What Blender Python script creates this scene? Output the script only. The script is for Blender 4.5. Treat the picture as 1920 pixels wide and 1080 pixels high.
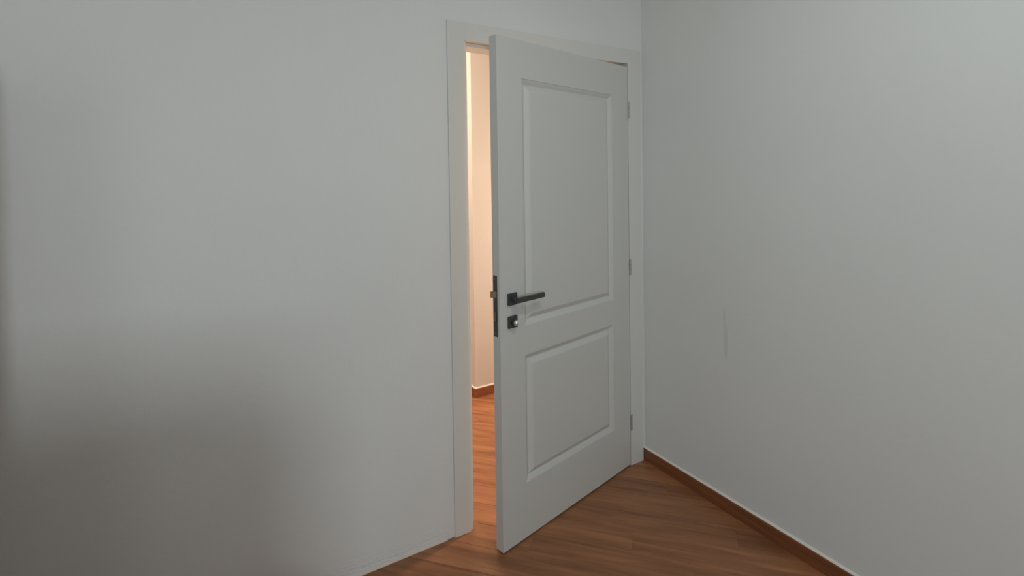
import bpy, bmesh, math, random
from mathutils import Vector, Matrix

# ------------------------------------------------------------------ scene, camera, light
sc = bpy.context.scene
C = sc.collection
for o in list(bpy.data.objects):
    bpy.data.objects.remove(o)
sc.view_settings.view_transform = 'Standard'
sc.view_settings.look = 'None'
sc.view_settings.gamma = 1.0
sc.view_settings.use_curve_mapping = False
sc.view_settings.exposure = 0.0
sc.cycles.max_bounces = 14
sc.cycles.diffuse_bounces = 10
sc.cycles.sample_clamp_indirect = 6.0

# camera fitted to the door, wall and skirting lines of the photograph
CAM, YAW, PITCH, ROLL, F, PY = Vector((-1.8832, -1.8537, 1.4471)), .538, -.0215, -.0141, 938.34, 358.38
fw = Vector((math.sin(YAW) * math.cos(PITCH), math.cos(YAW) * math.cos(PITCH), math.sin(PITCH)))
r0 = Vector((math.cos(YAW), -math.sin(YAW), 0)); u0 = r0.cross(fw)
rr = r0 * math.cos(ROLL) + u0 * math.sin(ROLL)
uu = -r0 * math.sin(ROLL) + u0 * math.cos(ROLL)
cd = bpy.data.cameras.new('camera'); cam = bpy.data.objects.new('camera', cd); C.objects.link(cam)
M = Matrix((rr, uu, -fw)).transposed().to_4x4(); M.translation = CAM
cam.matrix_world = M
cd.sensor_width = 36; cd.lens = F * 36 / 1920; cd.shift_y = (PY - 540) / 1920
cd.clip_start = .02
sc.camera = cam

w = bpy.data.worlds.new('daylight_sky'); sc.world = w; w.use_nodes = True
w.node_tree.nodes['Background'].inputs[0].default_value = (.80, .90, 1.0, 1)
w.node_tree.nodes['Background'].inputs[1].default_value = .3

def area(name, loc, target, sx, sy, power, color, shape='RECTANGLE'):
    l = bpy.data.lights.new(name, 'AREA'); l.shape = shape; l.size = sx; l.size_y = sy
    l.energy = power; l.color = color
    o = bpy.data.objects.new(name, l); C.objects.link(o); o.location = loc
    o.rotation_euler = (Vector(target) - Vector(loc)).to_track_quat('-Z', 'Y').to_euler()
    return o
# daylight entering by the window in the rear wall and by the one in the side wall, far behind the camera
ROOM_X, ROOM_Y, CEIL = -3.4, -5.0, 2.70
area('rear_window_daylight', (-3.08, -5.04, 1.60), (-3.08, 0, 1.60), .36, .56, 51, (.87, .965, 1.0))
area('side_window_daylight', (-3.44, -2.55, 1.65), (0, -2.55, 1.65), 1.0, 1.1, 8.5, (.87, .965, 1.0))
# the room's ceiling lamp, the warm lamps of the hallway, and an added fill there
area('ceiling_lamp_light', (-1.00, -1.50, 2.60), (-1.00, -1.50, 0), .13, .13, 7.6, (.91, .99, .98), 'DISK')
area('hall_lamp_light', (-1.7, 1.70, 2.35), (-.408, 1.7, 1.3), .3, .3, 40, (1.0, .73, .53), 'DISK')
area('hall_lamp_light', (.70, .32, 1.50), (-1.2, -.10, .1), .2, .2, 27, (1.0, .73, .53), 'DISK')
area('hall_floor_fill', (-.70, .58, 2.64), (-.70, .58, 0), .25, .25, 5, (1.0, .73, .53), 'DISK')  # added fill that brightens the hallway floor

# ------------------------------------------------------------------ helpers
def obj(name, bm, mat=None, parent=None, smooth=False, bevel=0, seg=2):
    me = bpy.data.meshes.new(name)
    bmesh.ops.recalc_face_normals(bm, faces=bm.faces)
    bm.to_mesh(me); bm.free()
    if mat: me.materials.append(mat)
    if smooth:
        for p in me.polygons: p.use_smooth = True
    o = bpy.data.objects.new(name, me); C.objects.link(o)
    if parent: o.parent = parent
    if bevel:
        b = o.modifiers.new('bevel', 'BEVEL'); b.width = bevel; b.segments = seg
        b.limit_method = 'ANGLE'; b.angle_limit = math.radians(50)
    return o

def empty(name, loc, rz=0):
    o = bpy.data.objects.new(name, None); C.objects.link(o)
    o.location = loc; o.rotation_euler = (0, 0, rz); o.empty_display_size = .1
    return o

def tag(o, label, cat, kind=None, group=None):
    o['label'] = label; o['category'] = cat
    if kind: o['kind'] = kind
    if group: o['group'] = group
    return o

def box(bm, x0, x1, y0, y1, z0, z1):
    v = [bm.verts.new(p) for p in ((x0, y0, z0), (x1, y0, z0), (x1, y1, z0), (x0, y1, z0),
                                   (x0, y0, z1), (x1, y0, z1), (x1, y1, z1), (x0, y1, z1))]
    for f in ((0, 3, 2, 1), (4, 5, 6, 7), (0, 1, 5, 4), (1, 2, 6, 5), (2, 3, 7, 6), (3, 0, 4, 7)):
        bm.faces.new([v[i] for i in f])
    return bm
def bx(*a): return box(bmesh.new(), *a)

def prism(bm, prof, axis, a0, a1):
    """extrude a closed profile (list of 2-D points) along an axis"""
    def P(p, a): return {'x': (a, p[0], p[1]), 'y': (p[0], a, p[1]), 'z': (p[0], p[1], a)}[axis]
    A = [bm.verts.new(P(p, a0)) for p in prof]; B = [bm.verts.new(P(p, a1)) for p in prof]
    n = len(prof)
    bm.faces.new(A); bm.faces.new(B[::-1])
    for i in range(n): bm.faces.new((A[i], B[i], B[(i + 1) % n], A[(i + 1) % n]))
    return bm

def cyl(bm, c, r, h, axis='z', n=20, r2=None):
    m = {'z': Matrix.Identity(4), 'y': Matrix.Rotation(-math.pi / 2, 4, 'X'), 'x': Matrix.Rotation(math.pi / 2, 4, 'Y')}[axis]
    bmesh.ops.create_cone(bm, cap_ends=True, segments=n, radius1=r, radius2=r if r2 is None else r2, depth=h,
                          matrix=Matrix.Translation(c) @ m)
    return bm

# ------------------------------------------------------------------ materials
def mat(name, color, rough=.5, metal=0, spec=.5):
    m = bpy.data.materials.new(name); m.use_nodes = True
    b = m.node_tree.nodes['Principled BSDF']
    b.inputs['Base Color'].default_value = (*color, 1); b.inputs['Roughness'].default_value = rough
    b.inputs['Metallic'].default_value = metal; b.inputs['Specular IOR Level'].default_value = spec
    return m
def nodes(m): return m.node_tree.nodes, m.node_tree.links, m.node_tree.nodes['Principled BSDF']

def plaster(name, color, rough=.75, lump=False):
    m = mat(name, color, rough, spec=.25); N, L, b = nodes(m)
    tc = N.new('ShaderNodeTexCoord')
    n1 = N.new('ShaderNodeTexNoise'); n1.inputs['Scale'].default_value = 1.6; n1.inputs['Detail'].default_value = 3
    L.new(tc.outputs['Object'], n1.inputs['Vector'])
    rp = N.new('ShaderNodeValToRGB')
    rp.color_ramp.elements[0].position = .35; rp.color_ramp.elements[1].position = .65
    rp.color_ramp.elements[0].color = (*[c * .975 for c in color], 1); rp.color_ramp.elements[1].color = (*color, 1)
    L.new(n1.outputs['Fac'], rp.inputs['Fac']); L.new(rp.outputs['Color'], b.inputs['Base Color'])
    n2 = N.new('ShaderNodeTexNoise'); n2.inputs['Scale'].default_value = 45; n2.inputs['Detail'].default_value = 4
    L.new(tc.outputs['Object'], n2.inputs['Vector'])
    bp = N.new('ShaderNodeBump'); bp.inputs['Strength'].default_value = .06; bp.inputs['Distance'].default_value = .01
    L.new(n2.outputs['Fac'], bp.inputs['Height'])
    last = bp
    if lump:   # rough filler smeared along the foot of the wall
        sp = N.new('ShaderNodeSeparateXYZ'); L.new(tc.outputs['Object'], sp.inputs[0])
        mr = N.new('ShaderNodeMapRange'); mr.inputs['From Min'].default_value = .015; mr.inputs['From Max'].default_value = .09
        mr.inputs['To Min'].default_value = 1; mr.inputs['To Max'].default_value = 0
        L.new(sp.outputs['Z'], mr.inputs['Value'])
        mp = N.new('ShaderNodeMapping'); mp.inputs['Scale'].default_value = (22, 22, 95)
        L.new(tc.outputs['Object'], mp.inputs['Vector'])
        n3 = N.new('ShaderNodeTexNoise'); n3.inputs['Scale'].default_value = 1; n3.inputs['Detail'].default_value = 5
        L.new(mp.outputs[0], n3.inputs['Vector'])
        b2 = N.new('ShaderNodeBump'); b2.inputs['Distance'].default_value = .012
        mu = N.new('ShaderNodeMath'); mu.operation = 'MULTIPLY'; mu.inputs[1].default_value = .35
        L.new(mr.outputs[0], mu.inputs[0]); L.new(mu.outputs[0], b2.inputs['Strength'])
        L.new(n3.outputs['Fac'], b2.inputs['Height']); L.new(bp.outputs[0], b2.inputs['Normal'])
        last = b2
    L.new(last.outputs[0], b.inputs['Normal'])
    return m

def wood(name, dark, light, rough, along, per_object):
    m = mat(name, light, rough, spec=.45); N, L, b = nodes(m)
    tc = N.new('ShaderNodeTexCoord'); oi = N.new('ShaderNodeObjectInfo')
    sh = N.new('ShaderNodeVectorMath'); sh.operation = 'ADD'
    mulv = N.new('ShaderNodeVectorMath'); mulv.operation = 'SCALE'; mulv.inputs[0].default_value = (17, 9, 5)
    if per_object: L.new(oi.outputs['Random'], mulv.inputs['Scale'])
    else: mulv.inputs['Scale'].default_value = 0
    L.new(tc.outputs['Object'], sh.inputs[0]); L.new(mulv.outputs[0], sh.inputs[1])
    mp = N.new('ShaderNodeMapping'); mp.inputs['Scale'].default_value = along
    L.new(sh.outputs[0], mp.inputs['Vector'])
    n1 = N.new('ShaderNodeTexNoise'); n1.inputs['Scale'].default_value = 1; n1.inputs['Detail'].default_value = 7
    n1.inputs['Roughness'].default_value = .55; n1.inputs['Distortion'].default_value = .5
    L.new(mp.outputs[0], n1.inputs['Vector'])
    rp = N.new('ShaderNodeValToRGB')
    rp.color_ramp.elements[0].position = .33; rp.color_ramp.elements[1].position = .68
    rp.color_ramp.elements[0].color = (*dark, 1); rp.color_ramp.elements[1].color = (*light, 1)
    L.new(n1.outputs['Fac'], rp.inputs['Fac'])
    out = rp.outputs['Color']
    if per_object:
        mr = N.new('ShaderNodeMapRange'); mr.inputs['To Min'].default_value = .91; mr.inputs['To Max'].default_value = 1.08
        L.new(oi.outputs['Random'], mr.inputs['Value'])
        hs = N.new('ShaderNodeHueSaturation'); L.new(out, hs.inputs['Color']); L.new(mr.outputs[0], hs.inputs['Value'])
        out = hs.outputs['Color']
    L.new(out, b.inputs['Base Color'])
    bp = N.new('ShaderNodeBump'); bp.inputs['Strength'].default_value = .05; bp.inputs['Distance'].default_value = .004
    L.new(n1.outputs['Fac'], bp.inputs['Height']); L.new(bp.outputs[0], b.inputs['Normal'])
    return m

def door_paint(name, color):
    m = mat(name, color, .42, spec=.4); N, L, b = nodes(m)
    tc = N.new('ShaderNodeTexCoord'); mp = N.new('ShaderNodeMapping'); mp.inputs['Scale'].default_value = (160, 160, 3)
    n = N.new('ShaderNodeTexNoise'); n.inputs['Scale'].default_value = 1; n.inputs['Detail'].default_value = 4
    L.new(tc.outputs['Object'], mp.inputs['Vector']); L.new(mp.outputs[0], n.inputs['Vector'])
    bp = N.new('ShaderNodeBump'); bp.inputs['Strength'].default_value = .12; bp.inputs['Distance'].default_value = .002
    L.new(n.outputs['Fac'], bp.inputs['Height']); L.new(bp.outputs[0], b.inputs['Normal'])
    return m

M_WALL = plaster('white_wall_paint', (.72, .73, .72))
M_WALLD = plaster('white_wall_paint_rough_foot', (.72, .73, .72), lump=True)
M_GREIGE = plaster('greige_bounce_cut_paint', (.40, .385, .35))  # unseen walls toned down to cut the light they bounce
M_CEIL = plaster('white_ceiling_paint', (.82, .82, .81))
M_HALL = plaster('hallway_wall_paint', (.60, .585, .565))
M_DOOR = door_paint('door_white_laminate', (.60, .60, .575))
M_TRIM = door_paint('casing_white_laminate', (.66, .66, .635))
M_FLOOR = wood('floor_laminate', (.22, .088, .038), (.41, .182, .082), .38, (2.2, 26, 20), True)
M_SUB = mat('floor_underlay', (.16, .08, .04), .8)
M_SKIRT = wood('skirting_wood', (.18, .064, .026), (.27, .098, .039), .4, (30, 3, 60), False)
M_CAULK = mat('white_caulk', (.78, .75, .70), .6)
M_BEAD = mat('cream_sealant', (.66, .57, .49), .6)
M_BLACK = mat('black_powder_coat', (.045, .045, .046), .42, 0)
M_STEEL = mat('dark_steel', (.10, .10, .10), .4, .8)
M_LATCH = mat('latch_brass_steel', (.22, .17, .12), .35, .9)
M_CHROME = mat('satin_chrome', (.92, .92, .92), .34, 1)
M_HINGE = mat('hinge_grey_metal', (.42, .42, .40), .5, .3)
M_MARK = mat('wall_scuff_grey', (.64, .65, .625), .8)
M_WARD = wood('shade_furniture_veneer', (.13, .062, .016), (.19, .092, .025), .5, (14, 14, 1.5), False)  # for the added furniture; browns the light bounced onto the wall
M_GLASS = mat('window_pane_glass', (1, 1, 1), .02); M_GLASS.node_tree.nodes['Principled BSDF'].inputs['Transmission Weight'].default_value = 1
M_PVC = mat('white_window_plastic', (.8, .8, .8), .4)
M_LAMP = mat('opal_lamp_glass', (.85, .85, .83), .3)

# ------------------------------------------------------------------ room shell
T = .12                                          # wall thickness
HX0, HX1, HY1 = -2.5, 1.7, 2.7                   # hallway extents
DX0, DX1, DZ = -1.028, -.056, 2.058              # rough opening in the door wall

bm = bx(ROOM_X - T, DX0, 0, T, 0, CEIL)
box(bm, DX1, HX1, 0, T, 0, CEIL); box(bm, DX0, DX1, 0, T, DZ, CEIL)
tag(obj('wall_left', bm, M_WALLD), 'white plastered wall around the door, filling the left of the photo', 'wall', 'structure')
wr = tag(obj('wall_right', bx(0, T, ROOM_Y - T, 0, 0, CEIL), M_WALL), 'white plastered wall right of the door corner with a faint vertical scuff', 'wall', 'structure')
# wall behind the camera with its window opening, and the far side wall with another
bm = bx(ROOM_X - T, -3.33, ROOM_Y - T, ROOM_Y, 0, CEIL)
box(bm, -2.83, 0, ROOM_Y - T, ROOM_Y, 0, CEIL); box(bm, -3.33, -2.83, ROOM_Y - T, ROOM_Y, 0, 1.15); box(bm, -3.33, -2.83, ROOM_Y - T, ROOM_Y, 2.05, CEIL)
tag(obj('wall_rear', bm, M_GREIGE), 'greige plastered wall behind the camera, facing the door', 'wall', 'structure')
bm = bx(ROOM_X - T, ROOM_X, -1.95, 0, 0, CEIL)
box(bm, ROOM_X - T, ROOM_X, ROOM_Y, -3.15, 0, CEIL); box(bm, ROOM_X - T, ROOM_X, -3.15, -1.95, 0, 1.05); box(bm, ROOM_X - T, ROOM_X, -3.15, -1.95, 2.25, CEIL)
tag(obj('wall_side', bm, M_GREIGE), 'greige plastered wall opposite the right wall, outside the photo', 'wall', 'structure')
tag(obj('ceiling', bx(ROOM_X - T, HX1 + T, ROOM_Y - T, HY1 + T, CEIL, CEIL + .1), M_CEIL), 'flat white ceiling above the room and hallway', 'ceiling', 'structure')

# hallway walls: the one with the corner seen through the gap, and those that close the hallway
tag(obj('wall_hallway', bx(-.408, HX1, 1.13, HY1, 0, CEIL), M_HALL), 'warmly lit hallway wall corner seen through the door gap', 'wall', 'structure')
bm = bx(HX0 - T, HX0, T, HY1, 0, CEIL); box(bm, HX0 - T, HX1 + T, HY1, HY1 + T, 0, CEIL); box(bm, HX1, HX1 + T, 0, HY1, 0, CEIL)
tag(obj('wall_hallway_far', bm, M_HALL), 'hallway walls out of sight behind the door wall', 'wall', 'structure')

# faint scuff on the right wall: a shallow smear of filler
bm = bmesh.new(); pts = []
for k in range(13):
    f = k / 12; z = .652 + .237 * f
    hw = .0075 * (1 - abs(2 * f - 1) ** 3) * (1.25 - .4 * f) + .0008
    yc = -.482 + .009 * f + .0012 * math.sin(9 * f)
    pts.append([(-.0001, yc - hw, z), (-.0006, yc, z), (-.0001, yc + hw, z)])
V = [[bm.verts.new(p) for p in q] for q in pts]
for a, b in zip(V, V[1:]):
    for j in range(2): bm.faces.new((a[j], a[j + 1], b[j + 1], b[j]))
o = obj('scuff_mark', bm, M_MARK, wr, smooth=True); o['label'] = 'faint grey vertical scuff'

# ------------------------------------------------------------------ floor of diagonal laminate planks
floor = tag(obj('floor', bx(ROOM_X - T, HX1 + T, ROOM_Y - T, HY1 + T, -.05, -.009), M_SUB),
            'reddish brown laminate floor laid diagonally through room and hallway', 'floor', 'structure')
ANG = math.radians(-47.5)
rnd = random.Random(4)
ca, sa = math.cos(ANG), math.sin(ANG)
def clip(poly, nx, ny, c):                       # keep nx*x+ny*y <= c
    out = []
    for i, p in enumerate(poly):
        q = poly[(i + 1) % len(poly)]
        dp, dq = nx * p[0] + ny * p[1] - c, nx * q[0] + ny * q[1] - c
        if dp <= 0: out.append(p)
        if dp * dq < 0:
            t = dp / (dp - dq); out.append((p[0] + t * (q[0] - p[0]), p[1] + t * (q[1] - p[1])))
    return out
PW, PL, GAP = .125, 1.21, .0005
def plank(u0, u1, v0, v1):
    loc = [(u0 + .0001, v0 + GAP), (u1 - .0001, v0 + GAP), (u1 - .0001, v1 - GAP), (u0 + .0001, v1 - GAP)]
    wp = [(u * ca - v * sa, u * sa + v * ca) for u, v in loc]
    poly = wp
    for n in ((-1, 0, -ROOM_X), (1, 0, HX1), (0, -1, -ROOM_Y), (0, 1, HY1)): poly = clip(poly, *n)
    if len(poly) < 3: return
    # skip what lies wholly under the walls or outside the two rooms
    if all(p[0] > 0 and p[1] < 0 for p in poly) or all(p[0] > -.408 and p[1] > 1.13 for p in poly) or all(p[0] < HX0 and p[1] > T for p in poly): return
    a = abs(sum(poly[i][0] * poly[(i + 1) % len(poly)][1] - poly[(i + 1) % len(poly)][0] * poly[i][1] for i in range(len(poly)))) / 2
    if a < .0015: return
    cx, cy = u0 * ca - v0 * sa, u0 * sa + v0 * ca
    L = [((p[0] - cx) * ca + (p[1] - cy) * sa, -(p[0] - cx) * sa + (p[1] - cy) * ca) for p in poly]
    mx, my = sum(p[0] for p in L) / len(L), sum(p[1] for p in L) / len(L)
    b = bmesh.new()
    top = [b.verts.new((p[0] + (mx - p[0]) * .0001, p[1] + (.0007 if p[1] < my else -.0007), 0)) for p in L]
    rim = [b.verts.new((p[0], p[1], -.0007)) for p in L]
    bot = [b.verts.new((p[0], p[1], -.009)) for p in L]
    b.faces.new(top)
    for A, B in ((top, rim), (rim, bot)):
        for i in range(len(L)):
            j = (i + 1) % len(L); b.faces.new((A[i], B[i], B[j], A[j]))
    o = obj('plank', b, M_FLOOR, floor)
    o.location = (cx, cy, 0); o.rotation_euler = (0, 0, ANG)
v = -.438 - PW * 36
row = 0
while v < 4.6:
    off = (row * .37 + rnd.uniform(-.08, .08)) % 1 * PL
    u = -8 + off
    while u < 6:
        plank(u, u + PL, v, v + PW); u += PL
    v += PW; row += 1

# ------------------------------------------------------------------ skirting boards and beads
def skirt_profile(s, h, p):                      # s: direction away from the wall
    return [(0, 0), (s * p, 0), (s * p, h - .004), (s * (p - .0015), h - .001), (s * (p - .004), h), (0, h)]
bm = prism(bmesh.new(), skirt_profile(-1, .060, .0116), 'y', ROOM_Y, -.001)
bs = tag(obj('baseboard_right', bm, M_SKIRT), 'low dark brown wooden skirting along the right wall', 'skirting', 'structure')
bm = prism(bmesh.new(), [(0, .0602), (-.0085, .0602), (-.0075, .0625), (-.004, .0655), (0, .067)], 'y', ROOM_Y, -.001)
o = obj('caulk_bead', bm, M_CAULK, bs); o['label'] = 'pale caulk line along the top edge'
bm = prism(bmesh.new(), [(1.13 - a[0], a[1]) for a in skirt_profile(1, .060, .012)], 'x', -.420, HX1)
prism(bm, [(-.408 - a[0], a[1]) for a in skirt_profile(1, .060, .012)], 'y', 1.1305, HY1)
bh = tag(obj('baseboard_hallway', bm, M_SKIRT), 'brown wooden skirting turning the hallway corner seen through the gap', 'skirting', 'structure')
bm = prism(bmesh.new(), [(1.13, .0602), (1.121, .0602), (1.124, .064), (1.13, .067)], 'x', -.416, HX1)
prism(bm, [(-.408, .0602), (-.417, .0602), (-.414, .064), (-.408, .067)], 'y', 1.13, HY1)
obj('caulk_bead', bm, M_CAULK, bh)
# left wall has no skirting, only a thin line of sealant on the floor joint
bm = prism(bmesh.new(), [(0, 0), (-.006, 0), (-.0055, .003), (-.0025, .006), (0, .0068)], 'x', -2.46, -1.105)
tag(obj('trim_2', bm, M_BEAD), 'thin cream sealant line where the left wall meets the floor', 'sealant line', 'structure')

# ------------------------------------------------------------------ door frame
CY = -.0085                                      # casing face, proud of the wall
fr = tag(empty('trim_1', (-.54, 0, 0)), 'white door casing and jamb around the open door', 'door frame', 'structure')
def fpart(name, bm, bevel=0):
    o = obj(name, bm, M_TRIM, fr, bevel=bevel); o.location = (.54, 0, 0); return o
XL0, XL1, XR0, XR1, ZC0, ZC1 = -1.072, -1.002, -.1035, -.017, 2.018, 2.090
fpart('casing', bx(XL0, XL1, CY, 0, 0, ZC1))
fpart('casing', bx(XR0, XR1, CY, 0, 0, ZC1))
fpart('casing', bx(XL1, XR0, CY, 0, ZC0, ZC1))
fpart('jamb', bx(DX0, -.988, 0, T, 0, DZ), .001)
fpart('jamb', bx(-.1015, DX1, 0, T, 0, DZ), .001)
fpart('jamb', bx(-.988, -.1015, 0, T, 2.022, DZ), .001)
fpart('door_stop', bx(-.988, -.967, .036, T, 0, 2.022), .0015)
fpart('door_stop', bx(-.122, -.1015, .040, T, 0, 2.022), .0015)
fpart('door_stop', bx(-.967, -.122, .036, T, 2.006, 2.022), .0015)

# ------------------------------------------------------------------ door leaf, swung into the room
TH = .2156
W, Z0, Z1, TK = .8698, .008, 2.0, .040
door = tag(empty('door_1', (-.1047, -.0084, 0), math.pi + TH), 'white two-panel door standing ajar with black lever handle', 'door', 'structure')
PANELS = [(.133, .738, .864, 1.850), (.140, .739, .229, .746)]   # u0, u1, z0, z1 of the two moulded fields
GI, GM, GD = .022, .046, .0135                   # groove: outer slope, whole width, depth
def rect(p, i): return [(p[0] + i, p[2] + i), (p[1] - i, p[2] + i), (p[1] - i, p[3] - i), (p[0] + i, p[3] - i)]
def loops(bm, seq, sgn, ybase):
    prev = None
    for pts, dep in seq:
        cur = [bm.verts.new((u, ybase - sgn * dep, z)) for u, z in pts]
        if prev:
            for i in range(4): bm.faces.new((prev[i], prev[(i + 1) % 4], cur[(i + 1) % 4], cur[i]))
        prev = cur
    return prev
bm = bmesh.new()
U = [.003, .133, .140, .738, .739, W]; Zs = [Z0, .229, .746, .864, 1.850, Z1]
for sgn, yb in ((1, 0), (-1, -TK)):
    P1, P2 = PANELS
    def quad(u0, u1, z0, z1):
        bm.faces.new([bm.verts.new((u, yb, z)) for u, z in ((u0, z0), (u1, z0), (u1, z1), (u0, z1))])
    quad(.003, W, Z0, P2[2]); quad(.003, P2[0], P2[2], P2[3]); quad(P2[1], W, P2[2], P2[3])
    quad(.003, W, P2[3], P1[2]); quad(.003, P1[0], P1[2], P1[3]); quad(P1[1], W, P1[2], P1[3]); quad(.003, W, P1[3], Z1)
    for P in PANELS:
        loops(bm, [(rect(P, 0), 0), (rect(P, .0008), .0022), (rect(P, .004), .0032), (rect(P, .012), .0076), (rect(P, GI - .002), GD), (rect(P, GI + .002), GD)], sgn, yb)
for a, b in (((.003, Z0), (W, Z0)), ((W, Z0), (W, Z1)), ((W, Z1), (.003, Z1)), ((.003, Z1), (.003, Z0))):
    bm.faces.new([bm.verts.new(p) for p in ((a[0], 0, a[1]), (b[0], 0, b[1]), (b[0], -TK, b[1]), (a[0], -TK, a[1]))])
bmesh.ops.remove_doubles(bm, verts=bm.verts, dist=1e-5)
obj('leaf', bm, M_DOOR, door)
for P in PANELS:
    bm = bmesh.new()
    for sgn, yb in ((1, 0), (-1, -TK)):
        last = loops(bm, [(rect(P, GI + .0021), GD), (rect(P, GI + .005), GD - .0022), (rect(P, GM - .004), .0022), (rect(P, GM), .0012)], sgn, yb)
        bm.faces.new(last)
    obj('panel', bm, M_DOOR, door)

# hinges: a barrel of knuckles with a finial at each end, at the hinge line
for zc in (1.789, 1.005, .219):
    bm = bmesh.new()
    for k in (-1, 0, 1): cyl(bm, (-.003, .004, k * .0236), 0.0052, .0224, n=16)
    for s in (-1, 1): cyl(bm, (-.003, .004, s * .0375), .0045, .004, n=16)
    o = obj('hinge', bm, M_HINGE, door, smooth=False); o.location = (0, 0, zc)

# lever handle on a square rosette
UR, ZR = .808, .985
bm = bx(UR - .0235, UR + .0235, 0, .0085, ZR - .0235, ZR + .0235)
ros = obj('handle_rosette', bm, M_BLACK, door, bevel=.0012); ros['label'] = 'black square handle rosette'
bm = bmesh.new(); cyl(bm, (UR, .024, ZR), .0105, .034, 'y', 24)
obj('neck', bm, M_BLACK, ros)
prof = [(UR + .010, .034), (UR - .142, .034), (UR - .1435, .036), (UR - .1435, .044), (UR - .142, .046), (UR + .002, .046), (UR + .008, .043), (UR + .0105, .038)]
bm = prism(bmesh.new(), prof, 'z', ZR - .0095, ZR + .0095)
obj('lever', bm, M_BLACK, ros, bevel=.001)

# lock rosette with a round thumb turn
ZL = .8955
bm = bx(UR - .0235, UR + .0235, 0, .0085, ZL - .0235, ZL + .0235)
lr = obj('lock_rosette', bm, M_BLACK, door, bevel=.0012); lr['label'] = 'black square lock rosette'
bm = bmesh.new(); cyl(bm, (UR, .011, ZL), .012, .006, 'y', 24)
obj('collar', bm, M_BLACK, lr)
bm = bmesh.new(); prof = [(.0, .0125), (.006, .0125), (.006, .017), (.0088, .0185), (.0106, .0215), (.0112, .025), (.0104, .029), (.0078, .0325), (.004, .0345), (0, .035)]
n = 24; rings = []
for rad, y in prof:
    rings.append([bm.verts.new((UR + rad * math.cos(2 * math.pi * k / n), y, ZL + rad * math.sin(2 * math.pi * k / n))) for k in range(n)] if rad > 0 else [bm.verts.new((UR, y, ZL))])
for A, B in zip(rings, rings[1:]):
    for k in range(n):
        q = [A[k % len(A)], A[(k + 1) % len(A)], B[(k + 1) % len(B)], B[k % len(B)]]
        q = list(dict.fromkeys(q))
        if len(q) > 2: bm.faces.new(q)
o = obj('thumb_turn', bm, M_CHROME, lr, smooth=True); o['label'] = 'shiny chrome thumb turn'

# mortice lock on the edge of the leaf
bm = bx(W - .001, W + .0012, -.036, -.014, .845, 1.082)
fp = obj('faceplate', bm, M_STEEL, door, bevel=.0006); fp['label'] = 'dark steel lock plate on the door edge'
bm = prism(bmesh.new(), [(W + .0012, -.034), (W + .0185, -.033), (W + .0185, -.028), (W + .0012, -.016)], 'z', .998, 1.022)
obj('latch_bolt', bm, M_LATCH, fp, bevel=.0006)
bm = bx(W + .0011, W + .003, -.031, -.019, .905, .940)
obj('deadbolt', bm, M_LATCH, fp, bevel=.0005)
bm = bmesh.new()
for z in (.858, 1.069): cyl(bm, (W + .0014, -.025, z), .0035, .001, 'x', 12)
obj('screw', bm, M_LATCH, fp)

# ------------------------------------------------------------------ furniture added outside the frame to shade the wall, and unseen windows to light it
wd = tag(empty('shade_wardrobe', (-2.92, -.32, 0)), 'brown wooden wardrobe added out of view to shade the left wall', 'shade_wardrobe')  # added to darken the end of the wall beside it
X0, X1, Y0, Y1, HW = -.46, .46, -.29, .30, 1.74
for bm_, nm in ((bx(X0, X0 + .02, Y0, Y1, 0, HW), 'side_panel'), (bx(X1 - .02, X1, Y0, Y1, 0, HW), 'side_panel'),
                (bx(X0 + .02, X1 - .02, Y0, Y1, HW - .02, HW), 'top_panel'), (bx(X0 + .02, X1 - .02, Y0 + .02, Y1, 0, .07), 'plinth'),
                (bx(X0 + .02, X1 - .02, Y1 - .01, Y1, .07, HW - .02), 'back_panel')):
    obj(nm, bm_, M_WARD, wd, bevel=.002)
for s in (-1, 1):
    a, b = sorted((s * .002, s * (X1 - .002)))
    d = obj('door', bx(a, b, Y0 - .019, Y0 - .001, .075, HW - .004), M_WARD, wd, bevel=.002)
    obj('handle', bx(s * .03 - .006, s * .03 + .006, Y0 - .045, Y0 - .019, .8, .96), M_STEEL, d, bevel=.002)

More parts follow.
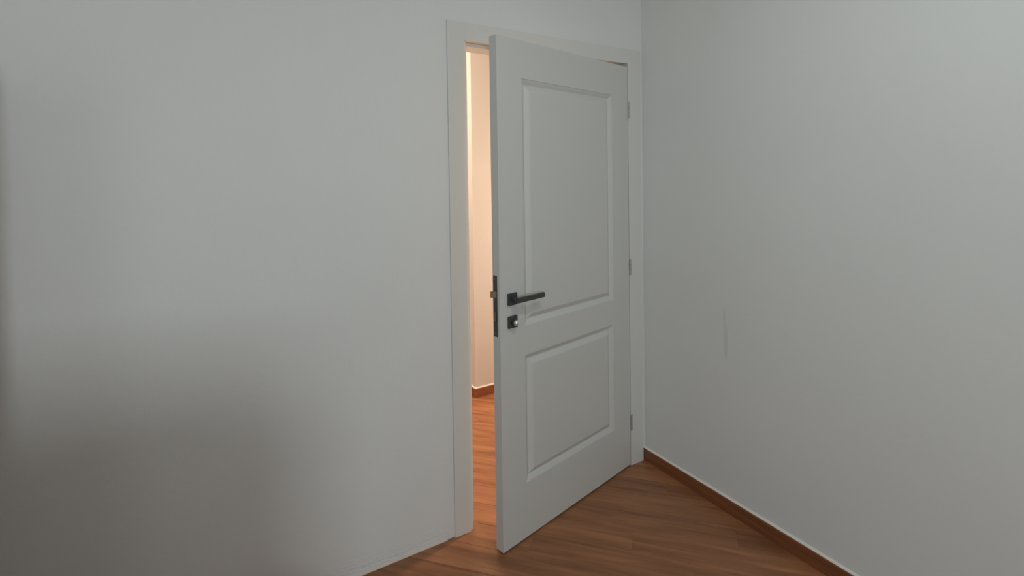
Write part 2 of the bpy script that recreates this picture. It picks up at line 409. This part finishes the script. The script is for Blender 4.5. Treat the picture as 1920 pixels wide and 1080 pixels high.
ch = tag(empty('shade_chest', (-2.80, -2.40, 0), math.radians(10)), 'tall brown chest of drawers added unseen behind the camera to shade the left wall', 'chest')  # added blocker for the rear daylight, casts the soft wall shadow
X0, X1, Y0, Y1, HC = -.43, .43, -.23, .23, 1.18
obj('top_panel', bx(X0 - .01, X1 + .01, Y0 - .01, Y1 + .01, HC - .025, HC), M_WARD, ch, bevel=.003)
obj('body', bx(X0, X1, Y0 + .02, Y1, .05, HC - .025), M_WARD, ch, bevel=.002)
obj('plinth', bx(X0 + .03, X1 - .03, Y0 + .05, Y1, 0, .05), M_WARD, ch)
for k in range(5):
    z = .075 + k * .217
    d = obj('drawer', bx(X0 + .012, X1 - .012, Y0, Y0 + .02, z, z + .207), M_WARD, ch, bevel=.002)
    for s in (-1, 1):
        bm = bmesh.new(); cyl(bm, (s * .22, Y0 - .012, z + .103), .012, .024, 'y', 14)
        obj('knob', bm, M_STEEL, d)

be = tag(empty('shade_bench', (-2.15, -.90, 0)), 'low brown wooden storage bench beside the wardrobe, added out of view to shade the left wall', 'bench')  # added to deepen the shade low on the left wall
X0, X1, Y0, Y1, HB = -.24, .22, -.36, .42, .38
obj('lid', bx(X0 - .01, X1 + .01, Y0 - .01, Y1 + .01, HB - .02, HB), M_WARD, be, bevel=.003)
obj('body', bx(X0, X1, Y0, Y1, .04, HB - .02), M_WARD, be, bevel=.002)
obj('plinth', bx(X0 + .02, X1 - .02, Y0 + .02, Y1 - .02, 0, .04), M_WARD, be)

def window(name, label, cx, cy, w_, z0, z1, rz):
    t = tag(empty(name, (cx, cy, 0), rz), label, 'window', 'structure')
    f = .05
    for a in ((-w_ / 2, -w_ / 2 + f, z0, z1), (w_ / 2 - f, w_ / 2, z0, z1), (-w_ / 2 + f, w_ / 2 - f, z0, z0 + f), (-w_ / 2 + f, w_ / 2 - f, z1 - f, z1)):
        obj('frame', bx(a[0], a[1], -.03, .03, a[2], a[3]), M_PVC, t, bevel=.003)
window('window_1', 'white framed window in the wall behind the camera', -3.08, ROOM_Y - .09, .50, 1.15, 2.05, 0)
window('window_2', 'white framed window in the side wall opposite the right wall', ROOM_X - .09, -2.55, 1.20, 1.05, 2.25, math.pi / 2)

lp = tag(empty('ceiling_lamp', (-1.00, -1.50, CEIL)), 'round white ceiling lamp above the room, outside the photo', 'ceiling lamp')
bm = bmesh.new(); cyl(bm, (0, 0, -.03), .16, .06, 'z', 32)
obj('lamp_body', bm, M_LAMP, lp, bevel=.006)
